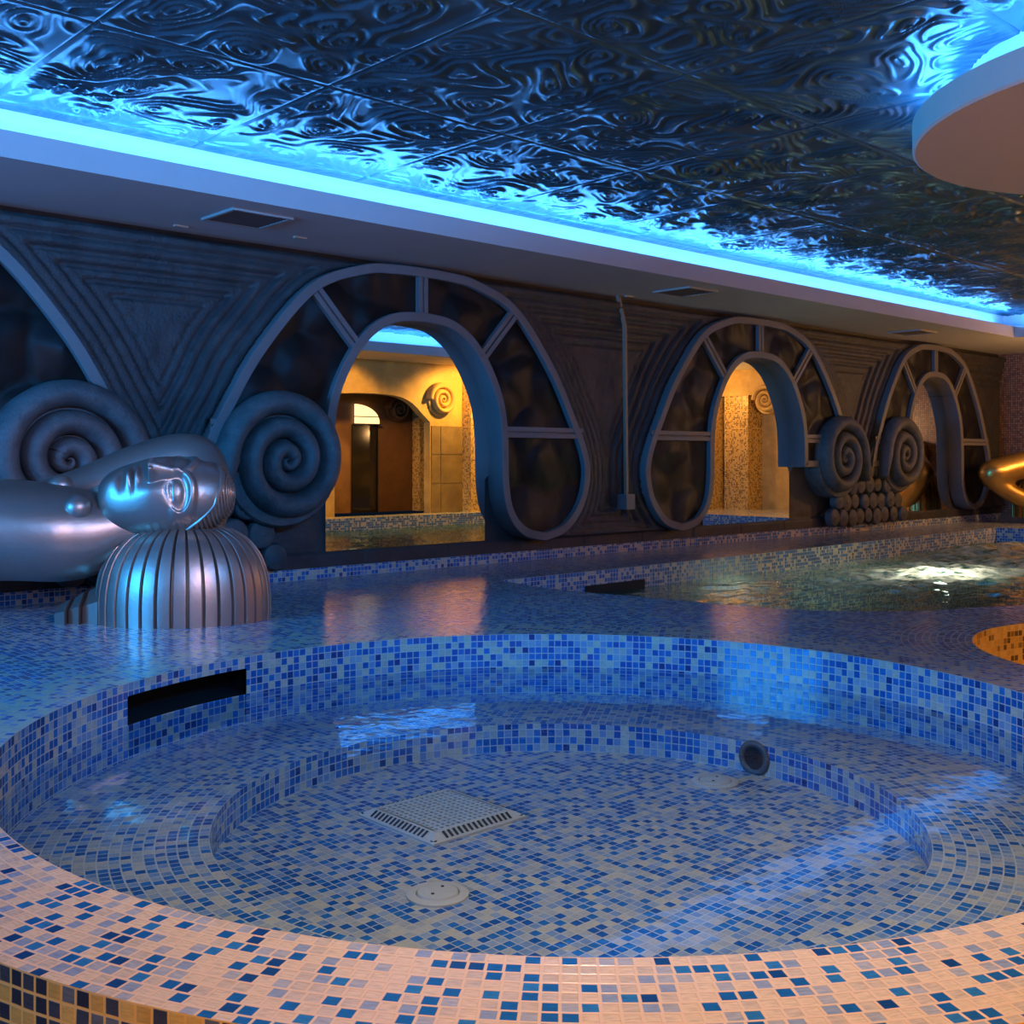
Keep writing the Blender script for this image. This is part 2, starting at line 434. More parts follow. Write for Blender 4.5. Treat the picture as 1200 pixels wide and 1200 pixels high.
m = MB(); m.face([(STEP_R*math.cos(2*PI*k/160), STEP_R*math.sin(2*PI*k/160), PFLOOR) for k in range(160)]); m.build('pool_floor', M['pfloor'], pool)
# skimmer slot: a dark box set back into the wall
m = MB(); rows = []
for i in range(25):
    t = A0 - .02 + (A1 - A0 + .04) * i / 24
    rows.append([(r*math.cos(t), r*math.sin(t), z) for r, z in ((PR+.001, ZS0-.004), (PR+.16, ZS0-.004), (PR+.16, ZS1+.004), (PR+.001, ZS1+.004))])
m.grid(rows); m.face(rows[0]); m.face(list(reversed(rows[-1])))
o = m.build('skimmer_slot', M['black'], pool); o['label'] = 'dark curved overflow slot'
m = MB(); m.face([((PR-.001)*math.cos(2*PI*k/128), (PR-.001)*math.sin(2*PI*k/128), 0) for k in range(128)])
o = m.build('pool_water', M['water'], loc=(PC[0], PC[1], WATER)); tag(o, 'clear still water filling the round pool', 'water', kind='stuff')

# fittings on the pool floor
dr = empty('floor_drain', (1.95, 2.378, PFLOOR), 'square ivory drain grille on the round pool floor', 'drain')
m = MB(); h = .168; ht = .022; hi = .125
ring = lambda r, z: [(-r, -r, z), (r, -r, z), (r, r, z), (-r, r, z)]
R_ = [ring(h, 0), ring(h, .006), ring(hi + .012, ht), ring(hi, ht)]
m.grid([list(r) for r in R_], close_v=True); m.build('drain_frame', M['plastic'], dr)
m = MB(); N = 13; pit = 2*hi/N
for i in range(N + 1):
    x = -hi + i*pit; w = pit*.22
    m.box(x-w, x+w, -hi, hi, ht-.006, ht); m.box(-hi, hi, x-w, x+w, ht-.0065, ht-.0004)
m.build('grille', M['plastic'], dr)
m = MB(); m.face([(-hi, -hi, .004), (hi, -hi, .004), (hi, hi, .004), (-hi, hi, .004)]); m.build('sump', M['darkplastic'], dr)
for sx, sy in ((1, 0), (-1, 0), (0, 1), (0, -1)):       # side slots along the sloped frame
    m = MB()
    for i in range(14):
        t = -hi + .012 + i * (2*hi - .024) / 13; a_, b_ = hi + .016, h - .006; za, zb = ht - .0005, .009
        w = .0045
        pts = [(a_, t-w, za), (b_, t-w, zb), (b_, t+w, zb), (a_, t+w, za)]
        m.face([(p[0]*sx if sx else p[1], p[0]*sy if sy else p[1], p[2] + .0012) for p in pts])
    m.build('slot_row', M['darkplastic'], dr)
for sx in (1, -1):
    for sy in (1, -1):
        m = MB(); m.lathe([(0, .0105), (.009, .0105), (.009, .006)], 12, (sx*(h-.014), sy*(h-.014), 0)); m.build('screw', M['darkplastic'], dr)
for (x, y, lab) in ((1.594, 1.96, 'round ivory inlet cover on the pool floor in front of the square drain'), (2.775, 2.054, 'round ivory inlet cover on the pool floor near the dark wall outlet')):
    r = empty('inlet_cover', (x, y, PFLOOR), lab, 'inlet cover', 'inlet covers on the pool floor')
    m = MB(); m.lathe([(.072, 0), (.072, .005), (.066, .008), (.052, .008), (.050, .005)], 40); m.build('ring', M['plastic'], r, True, auto=30)
    m = MB(); m.lathe([(0, .012), (.030, .0118), (.046, .010), (.049, .004)], 40); cv = m.build('cap', M['plastic'], r, True, auto=30)
    for k in range(2):
        m = MB(); m.lathe([(0, .0125), (.004, .0125), (.004, .009)], 8, (.024*math.cos(k*PI+.4), .024*math.sin(k*PI+.4), .0006)); m.build('screw', M['darkplastic'], cv)
an = math.atan2(2.03-PC[1], 2.986-PC[0])
out = empty('wall_outlet', (PC[0]+(STEP_R-.003)*math.cos(an), PC[1]+(STEP_R-.003)*math.sin(an), -.276), 'round return outlet with dark mouth in the underwater step', 'outlet', rot=(0, 0, an - PI/2))
m = MB(); m.lathe([(.036, .0), (.036, .006), (.050, .008), (.056, .003), (.056, 0)], 36, axis='y'); o = m.build('flange', M['vent'], out, True)
m = MB(); m.lathe([(0, .001), (.036, .001)], 36, axis='y'); m.build('mouth', M['black'], out)

# ------------------------------------------------------------------ hot tub on the right
tub = empty('hot_tub', (TC_[0], TC_[1], 0), 'small round tub lined with glowing golden mosaic', 'hot tub')
m = MB(); rows = []
for k in range(240):
    t = 2*PI*k/240; r1 = TO
    while r1 > TR+.02 and math.hypot(TC_[0]+r1*math.cos(t)-PC[0], TC_[1]+r1*math.sin(t)-PC[1]) < PO+.001: r1 -= .004
    rows.append([(r*math.cos(t), r*math.sin(t), 0) for r in (TR, r1)])
m.grid(rows, close_u=True); m.build('rim', M['ring'], tub)
m = MB(); cyl(m, TR, -.62, 0, n=96); m.build('tub_wall', M['gold_mosaic'], tub)
m = MB(); m.face([(TR*math.cos(2*PI*k/64), TR*math.sin(2*PI*k/64), -.62) for k in range(64)]); m.build('tub_floor', M['gold_mosaic'], tub)

# ------------------------------------------------------------------ large pool with jets
bp = empty('jet_pool', (7.4, 2.4, 0), 'long sunken pool with churning water along the far ledge', 'pool')
off = (7.4, 2.4)
SLX0, SLX1 = 4.78, 5.32
m = MB(); u = 0.; L = big_s
for i in range(len(L)):
    p, q = L[i], L[(i+1) % len(L)]; d = math.hypot(q[0]-p[0], q[1]-p[1])
    m.face([(p[0]-off[0], p[1]-off[1], -.95), (q[0]-off[0], q[1]-off[1], -.95), (q[0]-off[0], q[1]-off[1], 0), (p[0]-off[0], p[1]-off[1], 0)],
           [(u/T, -38), ((u+d)/T, -38), ((u+d)/T, 0), (u/T, 0)]); u += d
m.build('pool_wall', M['kerb'], bp)
o = flat_region('pool_floor', lambda x, y: inpoly(x, y, L), [L], -.95, M['tealfloor'], parent=bp, origin=off); o.location = (0, 0, -.95)
m = MB(); m.box(SLX0-off[0], SLX1-off[0], 4.478-off[1], 4.60-off[1], -.16, -.085); o = m.build('skimmer_slot', M['black'], bp); o['label'] = 'dark overflow slot'
# water surface with jet mounds
nx, ny = 420, 260
X, Y = np.meshgrid(np.linspace(4.02, 10.75, nx), np.linspace(.3, 4.6, ny), indexing='ij')
mound = lambda cx, cy, rx, ry, a: a*np.exp(-((X-cx)/rx)**2-((Y-cy)/ry)**2)
env = mound(7.6, 3.55, 1.4, .6, 1) + mound(9.3, 3.8, 1.6, .7, 1.0) + .34
Hh = (vnoise(X*5, Y*9, 3)-.5)*.035 + (vnoise(X*13, Y*19, 4)-.5)*.018 + (vnoise(X*2, Y*3, 5)-.5)*.03
Zw = -.135 + np.clip(env, 0, 1)*Hh + mound(9.9, 4.2, .8, .2, .035) + mound(7.5, 3.6, .5, .2, .012)
wt = npgrid('jet_pool_water', X, Y, Zw, M['jetwater'])
bm = bmesh.new(); bm.from_mesh(wt.data)
bmesh.ops.delete(bm, geom=[f for f in bm.faces if not inpoly(f.calc_center_median().x, f.calc_center_median().y, big_s)], context='FACES')
bm.to_mesh(wt.data); bm.free()
tag(wt, 'foaming green water churned by jets in the long pool', 'water', kind='stuff')

# ------------------------------------------------------------------ arches (curves in wall coordinates about each arch's centre line)
def sc(P): return [(x*.985, .68+(z-.68)*.985) for x, z in P]
OUTC = catmull(sc([(0, 1.83), (.22, 1.825), (.45, 1.795), (.79, 1.655), (1.12, 1.294), (1.33, .953), (1.45, .72), (1.476, .54), (1.41, .34), (1.25, .182), (1.04, .122)]), 8)
INC = catmull(sc([(1.04, .122), (.84, .17), (.705, .3), (.652, .495), (.64, .826), (.60, 1.044), (.49, 1.258), (.36, 1.401), (.20, 1.483), (0, 1.504)]), 8)
ZC_OUT, ZC_IN = .62, .60
def half_loop(lobe):
    """outer then inner points (top -> down -> up to the inner crown)"""
    if lobe: return list(OUTC), list(INC[1:])
    o = [p for p in OUTC if p[1] > ZC_OUT]; i = [p for p in INC if p[1] > ZC_IN and p[0] < .70]
    return o + [(o[-1][0], ZC_IN)], [(i[0][0], ZC_IN)] + i
def loop(lobeL, lobeR, sx):
    o, i = half_loop(lobeR); R = o + i
    o, i = half_loop(lobeL); Lh = [(-x, z) for x, z in (o + i)]
    full = R + list(reversed(Lh))[1:-1]
    return [(x*sx, z) for x, z in full]
def inset(P, d):
    out = []; N = len(P)
    A = sum(P[i][0]*P[(i+1) % N][1]-P[(i+1) % N][0]*P[i][1] for i in range(N))
    sgn = 1 if A > 0 else -1
    for i in range(N):
        a, b, c = P[i-1], P[i], P[(i+1) % N]
        n1 = Vector((-(b[1]-a[1]), b[0]-a[0])); n2 = Vector((-(c[1]-b[1]), c[0]-b[0]))
        if n1.length < 1e-9: n1 = n2
        if n2.length < 1e-9: n2 = n1
        n1.normalize(); n2.normalize(); nn = n1 + n2
        if nn.length < .2: nn = n1.copy()
        nn.normalize(); k = min(1.6, 1/max(.3, nn.dot(n1)))
        out.append((b[0]+sgn*nn.x*d*k, b[1]+sgn*nn.y*d*k))
    return out
FY, BY, PY = 5.14, 5.285, 5.178         # frame front, frame back, panel face
ARCH = [(.885, 1.0, True, False), (4.077, 1.0, False, True), (7.575, 1.0, True, False), (10.62, .87, False, True)]
ALAB = ['grey arch frame cut off by the left picture edge', 'largest grey arch frame, nearest one with a golden mirror', 'middle grey arch frame between the conduit and the paired far scrolls', 'smallest grey arch frame, at the brown mosaic end wall']
MLAB = [None, 'tall arched mirror behind the statue reflecting golden wall and lamp', 'arched mirror in the middle arch reflecting golden mosaic piers', 'dim arched mirror at the far end reflecting brown mosaic']
def bar(mb, p, q, w):
    d = Vector((q[0]-p[0], q[1]-p[1])); nrm = Vector((-d.y, d.x)).normalized()
    prof = [(-w/2, BY), (-w/2, FY+.005), (-.006, FY+.005), (-.003, FY+.020), (.003, FY+.020), (.006, FY+.005), (w/2, FY+.005), (w/2, BY)]
    rows = [[(c[0]+nrm.x*s_, y, c[1]+nrm.y*s_) for s_, y in prof] for c in (p, q)]
    mb.grid(rows)
for ai, (cx, sx, lL, lR) in enumerate(ARCH):
    A = empty('arch_frame', (cx, 0, 0), ALAB[ai], 'arch frame', 'arch frames along the carved wall')
    LP = loop(lL, lR, sx)
    W = .056
    lev = [(0, BY), (0, FY+.004), (.004, FY), (.052, FY), (W, FY+.004), (W, BY)]
    rows = []
    for d_, y in lev: rows.append([(x, y, z) for x, z in (inset(LP, d_) if d_ else LP)])
    m = MB(); m.grid(rows, close_v=True); m.build('frame_band', M['frame'], A)
    ms = [((0, 1.500), (0, 1.81))]
    for s_ in (1, -1): ms += [((s_*.455, 1.292), (s_*.772, 1.632)), ((s_*.632, .845), (s_*1.385, .845))]
    for p, q in ms:
        m = MB(); bar(m, (p[0]*sx, p[1]), (q[0]*sx, q[1]), .070); m.build('mullion', M['frame'], A)
    for s_, lobe in ((1, lR), (-1, lL)):
        o_, i_ = half_loop(lobe); i_ = list(reversed(i_))       # both top -> bottom
        near = lambda C, p: min(range(len(C)), key=lambda k: (C[k][0]-p[0])**2+(C[k][1]-p[1])**2)
        oi = [0, near(o_, (.772, 1.632)), near(o_, (1.385, .845)), len(o_)-1]
        ii = [0, near(i_, (.455, 1.292)), near(i_, (.632, .845)), len(i_)-1]
        for k in range(3):
            poly = o_[oi[k]:oi[k+1]+1] + list(reversed(i_[ii[k]:ii[k+1]+1]))
            pp = []
            for p in poly:
                if not pp or math.hypot(p[0]-pp[-1][0], p[1]-pp[-1][1]) > 1e-4: pp.append(p)
            m = MB(); m.face([(s_*x*sx, PY, z) for x, z in pp])
            o = m.build('infill_panel', M['panel'], A)
            bm = bmesh.new(); bm.from_mesh(o.data); bmesh.ops.triangulate(bm, faces=bm.faces, ngon_method='EAR_CLIP'); bm.to_mesh(o.data); bm.free()
    if MLAB[ai]:
        up = [p for p in INC if p[1] > .40 and p[0] < .75]
        poly = [(-.604, .148), (.604, .148), (.604, .40)] + [(min(x+.02, .66) if z > .55 else .604, z+.01) for x, z in up] 
        lf = [(-x, z) for x, z in reversed(poly[2:-1])]
        poly = poly + lf
        m = MB(); m.face([(x*sx, 5.276, z) for x, z in poly]); 
        bk = [(x*sx, 5.284, z) for x, z in poly]
        for k in range(len(poly)):
            k2 = (k+1) % len(poly); m.face([(poly[k][0]*sx, 5.276, poly[k][1]), (poly[k2][0]*sx, 5.276, poly[k2][1]), bk[k2], bk[k]])
        o = m.build('wall_mirror', M['mirror'], loc=(cx, 0, 0)); tag(o, MLAB[ai], 'mirror', 'arched mirrors')

# ------------------------------------------------------------------ carved wall: terraces that follow the arches
gx = np.arange(-3.0, EX + .001, .0125); gz = np.arange(.063, 1.96, .0125)
X, Z = np.meshgrid(gx, gz, indexing='ij')
D = np.full(X.shape, 9.0)
for cx, sx, lL, lR in ARCH:
    P = np.array(loop(True, True, sx)); P[:, 0] += cx
    # closed silhouette of the whole arch = the outer curve, down to the lobes
    half = np.array([(x*sx, z) for x, z in OUTC])
    sil = np.concatenate([half + [cx, 0], (half*[-1, 1] + [cx, 0])[::-1]])
    for i in range(len(sil)):
        a, b = sil[i], sil[(i+1) % len(sil)]; ab = b-a; L2 = max(1e-9, ab@ab)
        if i == len(half)-1: continue
        t = np.clip(((X-a[0])*ab[0]+(Z-a[1])*ab[1])/L2, 0, 1)
        D = np.minimum(D, np.hypot(X-a[0]-t*ab[0], Z-a[1]-t*ab[1]))
    # inside -> 0
    inn = np.zeros(X.shape, bool); j = len(sil)-1
    for i in range(len(sil)):
        xi, zi = sil[i]; xj, zj = sil[j]
        if zi != zj: inn ^= ((zi > Z) != (zj > Z)) & (X < (xj-xi)*(Z-zi)/(zj-zi)+xi)
        j = i
    D[inn & (np.abs(X-cx) < 1.5)] = 0
fld = D + (vnoise(X*3, Z*3, 21)-.5)*.02
fld = np.minimum(fld, np.maximum(1.80 - Z, 0)*.95 + .0)
fld = np.minimum(fld, np.maximum(Z - .12, 0)*1.3)
st = .062
kk = fld/st; fr = kk-np.floor(kk)
terr = np.minimum(np.floor(kk), 4) + np.where(np.floor(kk) < 4, np.clip((fr-.8)/.2, 0, 1)**2, 0)
rel = .090 - .017*terr - np.where((np.floor(kk) <= 4) & (kk > .4), .017*np.exp(-((np.minimum(fr, 1-fr))/.13)**2), 0)
rel = np.where(D <= 0, .0, rel) + (vnoise(X*14, Z*14, 22)-.5)*.006 + (vnoise(X*40, Z*40, 23)-.5)*.003
rel = np.where(Z > 1.79, .0 + (vnoise(X*1.5, Z*30, 24)-.5)*.012, rel)
rel = np.where(Z < .145, .03 + (vnoise(X*9, Z*9, 25)-.5)*.004, rel)
jm = (np.abs(((X+.3) % .62)-.31) < .007) & (Z < .145); rel = np.where(jm, .018, rel)
w = npgrid('wall_back', X, WY-rel, Z, M['wall']); w['kind'] = 'structure'
m = MB(); m.box(-3.0, EX, WY-.035, WY+.05, -.02, .062); m.build('baseboard_back', M['kerb'], kind='structure')

# ------------------------------------------------------------------ soffit, cove, ceiling
m = MB(); m.box(-3.0, EX, SY, WY+.05, SZ0, SZ1-.03); m.box(-3.0, SX, SY, SY+.02, SZ1-.03, SZ1)
m.box(SX, EX, .81, SY, SZ0, SZ1-.03); m.box(SX, SX+.02, .81, SY+.02, SZ1-.03, SZ1)
m.box(5.7, EX, OY, .81, SZ0, SZ1-.03); m.box(5.7, SX, .79, .81, SZ1-.03, SZ1)
m.build('ceiling_soffit', M['soffit'], kind='structure')
m = MB(); m.box(-3.0, CX+1.5, CY, WY+.05, SZ1-.03, CZ+.05); m.box(CX, EX, .4, CY, SZ1-.03, CZ+.05); m.box(5.7, EX, OY, .63, SZ1-.03, CZ+.05)
m.build('ceiling_cove', M['cove'], kind='structure')

def ceil_height(X, Y):
    """concentric ripples round scattered centres, like a relief of eddies"""
    wx = X + (vnoise(X*3.1, Y*3.4, 31)-.5)*.16 + (vnoise(X*7.5, Y*8, 36)-.5)*.04
    wy = Y + (vnoise(X*3.3, Y*3.0, 32)-.5)*.16 + (vnoise(X*8, Y*7, 37)-.5)*.04
    C = .29; gxi = np.floor(wx/C).astype(int); gyi = np.floor(wy/C).astype(int)
    rs = np.random.RandomState(41); jx, jy, an, el = rs.rand(128, 128), rs.rand(128, 128), rs.rand(128, 128)*PI, .45+.55*rs.rand(128, 128)
    acc = np.zeros(X.shape)
    for dx in (-2, -1, 0, 1, 2):
        for dy in (-2, -1, 0, 1, 2):
            a, b = gxi+dx, gyi+dy; ia, ib = a & 127, b & 127
            ux = wx-(a+jx[ia, ib])*C; uy = wy-(b+jy[ia, ib])*C
            c, s_ = np.cos(an[ia, ib]), np.sin(an[ia, ib]); e = el[ia, ib]
            d = np.sqrt(((ux*c+uy*s_)*e)**2 + ((-ux*s_+uy*c)/e**.35)**2)
            acc += np.exp(-d*28.0)
    d = -np.log(acc+1e-9)/28.0
    pitch = .030 + .014*vnoise(X*2.0, Y*2.0, 38)
    f = d/pitch; f = f-np.floor(f)
    ridge = np.exp(-((f-.5)/.17)**2)
    amp = .45+.55*np.clip(vnoise(X*2.5, Y*2.5, 35)*1.8-.35, 0, 1)
    return ridge*.014*amp - np.clip(d, 0, .14)*.06 + (vnoise(X*6, Y*6, 39)-.5)*.006
def ceil_patch(x0, x1, y0, y1, s):
    X, Y = np.meshgrid(np.linspace(x0, x1, int((x1-x0)/s)+1), np.linspace(y0, y1, int((y1-y0)/s)+1), indexing='ij')
    h = ceil_height(X, Y)
    ex = np.abs(((X-1.43+.44) % .885)-.44); ey = np.abs(((Y-.5+.5) % 1.0)-.5)
    e = np.minimum(ex, ey); h *= np.clip((e-.008)/.05, 0, 1)
    h = np.where(e < .007, -.012, h)
    h *= np.clip((CY-Y)/.05, 0, 1)
    return X, Y, CZ - h
ca = empty('ceiling', (0, 0, 0), None, None); ca['kind'] = 'structure'
npgrid('ceiling_panels_near', *ceil_patch(-.2, 5.3, .3, CY, .0075), M['ceiling'], ca)
npgrid('ceiling_panels_far', *ceil_patch(5.3, CX, .3, CY, .013), M['ceiling'], ca)
m = MB(); m.face([(-3, -2.6, CZ), (5.8, -2.6, CZ), (5.8, .3, CZ), (-3, .3, CZ)]); m.face([(-3, .3, CZ), (-.2, .3, CZ), (-.2, CY, CZ), (-3, CY, CZ)])
m.build('ceiling_plain', M['soffit'], ca)

# round drop disc over the hot tub
DC = (4.45, 1.1); DR = 1.037
dd = empty('ceiling_disc', (*DC, 0), None, None); dd['kind'] = 'structure'
m = MB(); m.lathe([(0, SZ0), (DR-.01, SZ0), (DR, SZ0+.008), (DR, SZ1), (DR-.02, SZ1), (DR-.02, SZ1-.03), (.9, SZ1-.03), (.86, SZ1-.03)], 128)
m.build('disc_board', M['disc'], dd)
m = MB(); m.lathe([(DR-.18, SZ1-.04), (DR-.18, CZ+.03)], 96); m.build('disc_cove_core', M['cove'], dd)

# other walls of the room
m = MB(); m.box(EX, EX+.1, 2.75, WY+.05, 0, SZ0+.02); m.build('wall_right', M['bronze_mosaic'], kind='structure')
m = MB(); m.box(EX, EX+.1, OY, 2.75, 0, SZ0+.02); m.build('wall_right_plaster', M['plaster'], kind='structure')
m = MB(); m.box(-3.1, -3.0, -2.7, WY+.05, LOWER, CZ+.05); m.build('wall_left', M['plaster'], kind='structure')
m = MB(); m.box(-3.0, 4.2, -2.7, -2.6, LOWER, CZ+.05); m.build('wall_alcove', M['plaster'], kind='structure')
m = MB(); m.box(4.2, 4.3, -2.6, OY, LOWER, CZ+.05); m.build('wall_alcove_side', M['plaster'], kind='structure')

# opposite wall (seen in the mirrors): plaster with a swooping lower edge over a brown recess
m = MB()
sw = [(7.10, 1.42), (7.5, 1.44), (7.95, 1.43), (8.2, 1.36), (8.38, 1.22), (8.50, 1.12)]
prof = [(4.3, SZ0)] + [(4.3, .0), (7.10, .0)] + catmull(sw, 6) + [(8.50, 0), (EX, 0), (EX, SZ0)]
for y in (OY, OY-.12): m.face([(x, y, z) for x, z in prof])
for i in range(len(prof)):
    p, q = prof[i], prof[(i+1) % len(prof)]; m.face([(p[0], OY, p[1]), (q[0], OY, q[1]), (q[0], OY-.12, q[1]), (p[0], OY-.12, p[1])])
o = m.build('wall_front', M['plaster'], kind='structure')
bm = bmesh.new(); bm.from_mesh(o.data); bmesh.ops.triangulate(bm, faces=[f for f in bm.faces if len(f.verts) > 4], ngon_method='EAR_CLIP'); bm.to_mesh(o.data); bm.free()
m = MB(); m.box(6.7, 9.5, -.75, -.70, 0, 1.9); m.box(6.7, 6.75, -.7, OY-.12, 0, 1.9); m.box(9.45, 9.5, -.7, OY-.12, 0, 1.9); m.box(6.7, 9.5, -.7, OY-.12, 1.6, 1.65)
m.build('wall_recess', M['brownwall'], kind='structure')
# stone cladding on the golden wall, with joints
m = MB()
for i in range(3):
    for j, (x0, x1) in enumerate(((8.52, 8.66), (8.67, 9.03), (9.21, 9.6), (9.61, 10.1))):
        m.box(x0, x1, OY, OY+.012, .30*i*1.2+.004, .30*(i+1)*1.2-.004)
m.build('wall_front_cladding', plain('ochre_stone_cladding', (.30, .20, .06), .5, 0, .24, 5., .2, 30., (.15, .095, .03)), kind='structure')

def spiral(R, turns, p, n, a0, sgn):
    """centre line, half width along the spiral from the outside in"""
    out = []
    r = lambda t: R*max(t, 0)**p
    for i in range(n):
        t = 1-(i/(n-1))*.985
        t2 = t-1/turns; ro, ri = r(t), r(t2) if t2 > 0 else r(t)*.0
        c = (ro+ri)/2; hw = (ro-ri)/2
        if t2 <= 0: c = ro*.55; hw = ro*.45
        ang = a0+sgn*(1-t)*turns*2*PI
        out.append((c*math.cos(ang), c*math.sin(ang), hw))
    return out
def scroll(name, cx, cz, yc, R, sgn, mat, label, cat, group, face=-1, yb=WY, tail=True):
    S = empty(name, (cx, yc, cz), label, cat, group)
    sp = spiral(R, 3.4, 1.2, 300, PI if sgn < 0 else 0, sgn)
    pts, hw = [(x, z) for x, z, h in sp], [h for *_, h in sp]
    if tail:
        x0, z0 = pts[0]; pre = [(x0*(1+.02*k), z0-.035*k) for k in range(6, 0, -1)]
        pts = pre+pts; hw = [hw[0]*(.55+.075*(6-k)) for k in range(6, 0, -1)]+hw
    rows = []; n = 14
    for i, (x, z) in enumerate(pts):
        a, b = pts[max(0, i-1)], pts[min(len(pts)-1, i+1)]
        t = Vector((b[0]-a[0], b[1]-a[1])).normalized(); nx_, nz_ = -t.y, t.x
        dep = .75*hw[i]+.045
        rows.append([(x+nx_*hw[i]*.93*math.cos(2*PI*k/n), face*dep*math.sin(2*PI*k/n), z+nz_*hw[i]*.93*math.cos(2*PI*k/n)) for k in range(n)])
    m = MB(); m.grid(rows, close_v=True); m.face(rows[0]); m.face(rows[-1]); m.build('coil', mat, S, True)
    dy = yb-yc
    m = MB(); m.lathe([(0, .0), (R*.83, .0), (R*.86, -.02 if dy > 0 else .02), (R*.86, -dy)], 64, axis='y'); m.build('backing', mat, S, True, auto=40)
    return S
G1 = 'carved scroll reliefs on the wall'
scroll('scroll_relief', 1.958, .668, 5.14, .418, 1, M['stone'], 'carved spiral scroll at the left edge behind the silver chest', 'scroll relief', G1)
scroll('scroll_relief', 3.12, .664, 5.14, .418, -1, M['stone'], 'carved spiral scroll just behind the silver head, overlapping the bright mirror', 'scroll relief', G1)
scroll('scroll_relief', 8.78, .680, 5.14, .418, 1, M['stone'], 'left one of the far pair of scrolls, beside the middle arch', 'scroll relief', G1)
scroll('scroll_relief', 9.88, .705, 5.14, .413, -1, M['stone'], 'right one of the far pair of scrolls, in front of the smallest arch', 'scroll relief', G1)
scroll('plaster_scroll', 8.66, 1.40, OY+.03, .24, -1, M['plaster'], 'mustard plaster scroll on the golden wall', 'scroll relief', 'plaster scrolls', 1, OY, False)
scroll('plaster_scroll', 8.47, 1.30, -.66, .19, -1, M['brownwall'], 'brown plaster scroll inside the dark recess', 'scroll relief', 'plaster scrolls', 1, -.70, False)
o = scroll('plaster_scroll', 12.05, 1.43, 0, .22, -1, M['plaster'], 'plaster scroll on the lintel over the golden mosaic piers', 'scroll relief', 'plaster scrolls', 1, -.3, False)
o.location = (12.05, 2.45, 1.43); o.rotation_euler = (0, 0, PI/2)
m = MB(); m.box(11.69, EX, 1.2, 1.73, 1.5, SZ0); m.box(12.06, EX, 1.73, 2.7, 1.5, SZ0); m.build('wall_right_lintel', M['plaster'], kind='structure')

# stacked carved log ends between the paired scrolls
for (cx, rows_, lab, rr) in ((9.35, (9, 8, 7, 5, 4), 'stack of round carved log ends between the far scrolls', .078), (2.54, (8, 7, 6, 4, 2), 'stack of small carved coils beneath the near scrolls, behind the statue', .078)):
    S = empty('log_end_relief', (cx, WY-.07, 0), lab, 'wall relief', 'log end reliefs')
    rs = random.Random(5)
    for k, n in enumerate(rows_):
        for i in range(n):
            r = rr*rs.uniform(.9, 1.08); d = rs.uniform(.045, .075)
            m = MB(); m.lathe([(0, d), (r*.14, d), (r*.2, d-.007), (r*.34, d-.001), (r*.42, d-.008), (r*.58, d-.002), (r*.66, d-.010), (r*.84, d-.004), (r*.96, d-.014), (r, d-.03), (r, 0)], 22,
                              ((i-(n-1)/2)*.155+rs.uniform(-.01, .01), 0, .062+rr+k*.142+rs.uniform(-.01, .01)), 'y')
            m.build('log_end', M['stone'], S, True)

# conduit on the wall
S = empty('cable_conduit', (5.97, WY-.03, 0), 'thin beige cable conduit ending in a small box between two arches', 'conduit')
m = MB(); m.tube([(-.075, -.045, 1.845), (-.005, -.05, 1.63), (.012, -.05, .40)], .017, 4, up=(.7, .7, 0)); m.build('conduit', M['conduit'], S)
m = MB(); m.box(-.04, .05, -.10, 0, .31, .42); m.build('junction_box', M['boxgrey'], S)
# soffit vents
for (x, y, lab) in ((2.68, 4.75, 'square vent in the soffit above the silver statue'), (6.09, 4.76, 'square vent in the soffit to the right of the conduit'), (9.6, 4.88, 'square vent in the soffit before the smallest arch')):
    S = empty('soffit_vent', (x, y, SZ0), lab, 'vent', 'soffit vents')
    m = MB(); h = .16
    for (x0, x1, y0, y1) in ((-h, h, -h, -h+.018), (-h, h, h-.018, h), (-h, -h+.018, -h+.018, h-.018), (h-.018, h, -h+.018, h-.018)): m.box(x0, x1, y0, y1, -.012, 0)
    m.build('vent_frame', M['ventrim'], S)
    for k in range(9):
        m = MB(); y0 = -h+.02+k*.031; m.grid([[(-h+.018, y0, -.002), (h-.018, y0, -.002)], [(-h+.018, y0+.026, -.011), (h-.018, y0+.026, -.011)]]); m.build('louver', M['vent'], S)
    m = MB(); m.face([(-h, -h, -.0006), (h, -h, -.0006), (h, h, -.0006), (-h, h, -.0006)]); m.build('duct', M['black'], S)
for (x, y, lab) in ((2.53, 5.14, 'small pale clip on the soffit left of the first vent'), (3.12, 4.98, 'small pale clip on the soffit right of the first vent'), (5.98, 5.18, 'small pale clip on the soffit at the conduit top')):
    m = MB(); m.box(-.035, .035, -.012, .012, -.008, 0); o = m.build('soffit_mount_clip', M['plastic'], loc=(x, y, SZ0)); tag(o, lab, 'clip', 'soffit clips')

# mosaic piers and the lamp seen in the mirrors
def pier(x, y, sx_, sy_, z1, mat, lab):
    m = MB(); m.box(-sx_/2, sx_/2, -sy_/2, sy_/2, 0, z1); o = m.build('mosaic_pier', mat, loc=(x, y, 0)); tag(o, lab, 'pier', 'mosaic piers')
pier(9.11, OY+.09, .18, .16, SZ0, M['pier_mosaic'], 'slim golden mosaic pier on the mustard wall')
pier(8.80, -.60, .17, .16, 1.58, M['pier_mosaic'], 'slim mosaic pier inside the dark recess')
pier(EX-.16, 1.95, .32, .38, 1.5, M['pier_mosaic'], 'broad golden mosaic pier beside the plaster scroll')
pier(EX-.35, 1.5, .70, .45, 1.5, M['pier_mosaic'], 'deeper golden mosaic pier, standing forward of the broad one')
m = MB(); m.box(7.78, 8.17, -.70, -.68, 0, 1.09); o = m.build('door_1', M['smoked'], kind='structure')
S = empty('fan_lamp', (7.80, -.66, 1.09), 'lit half round lamp above the smoked door', 'lamp')
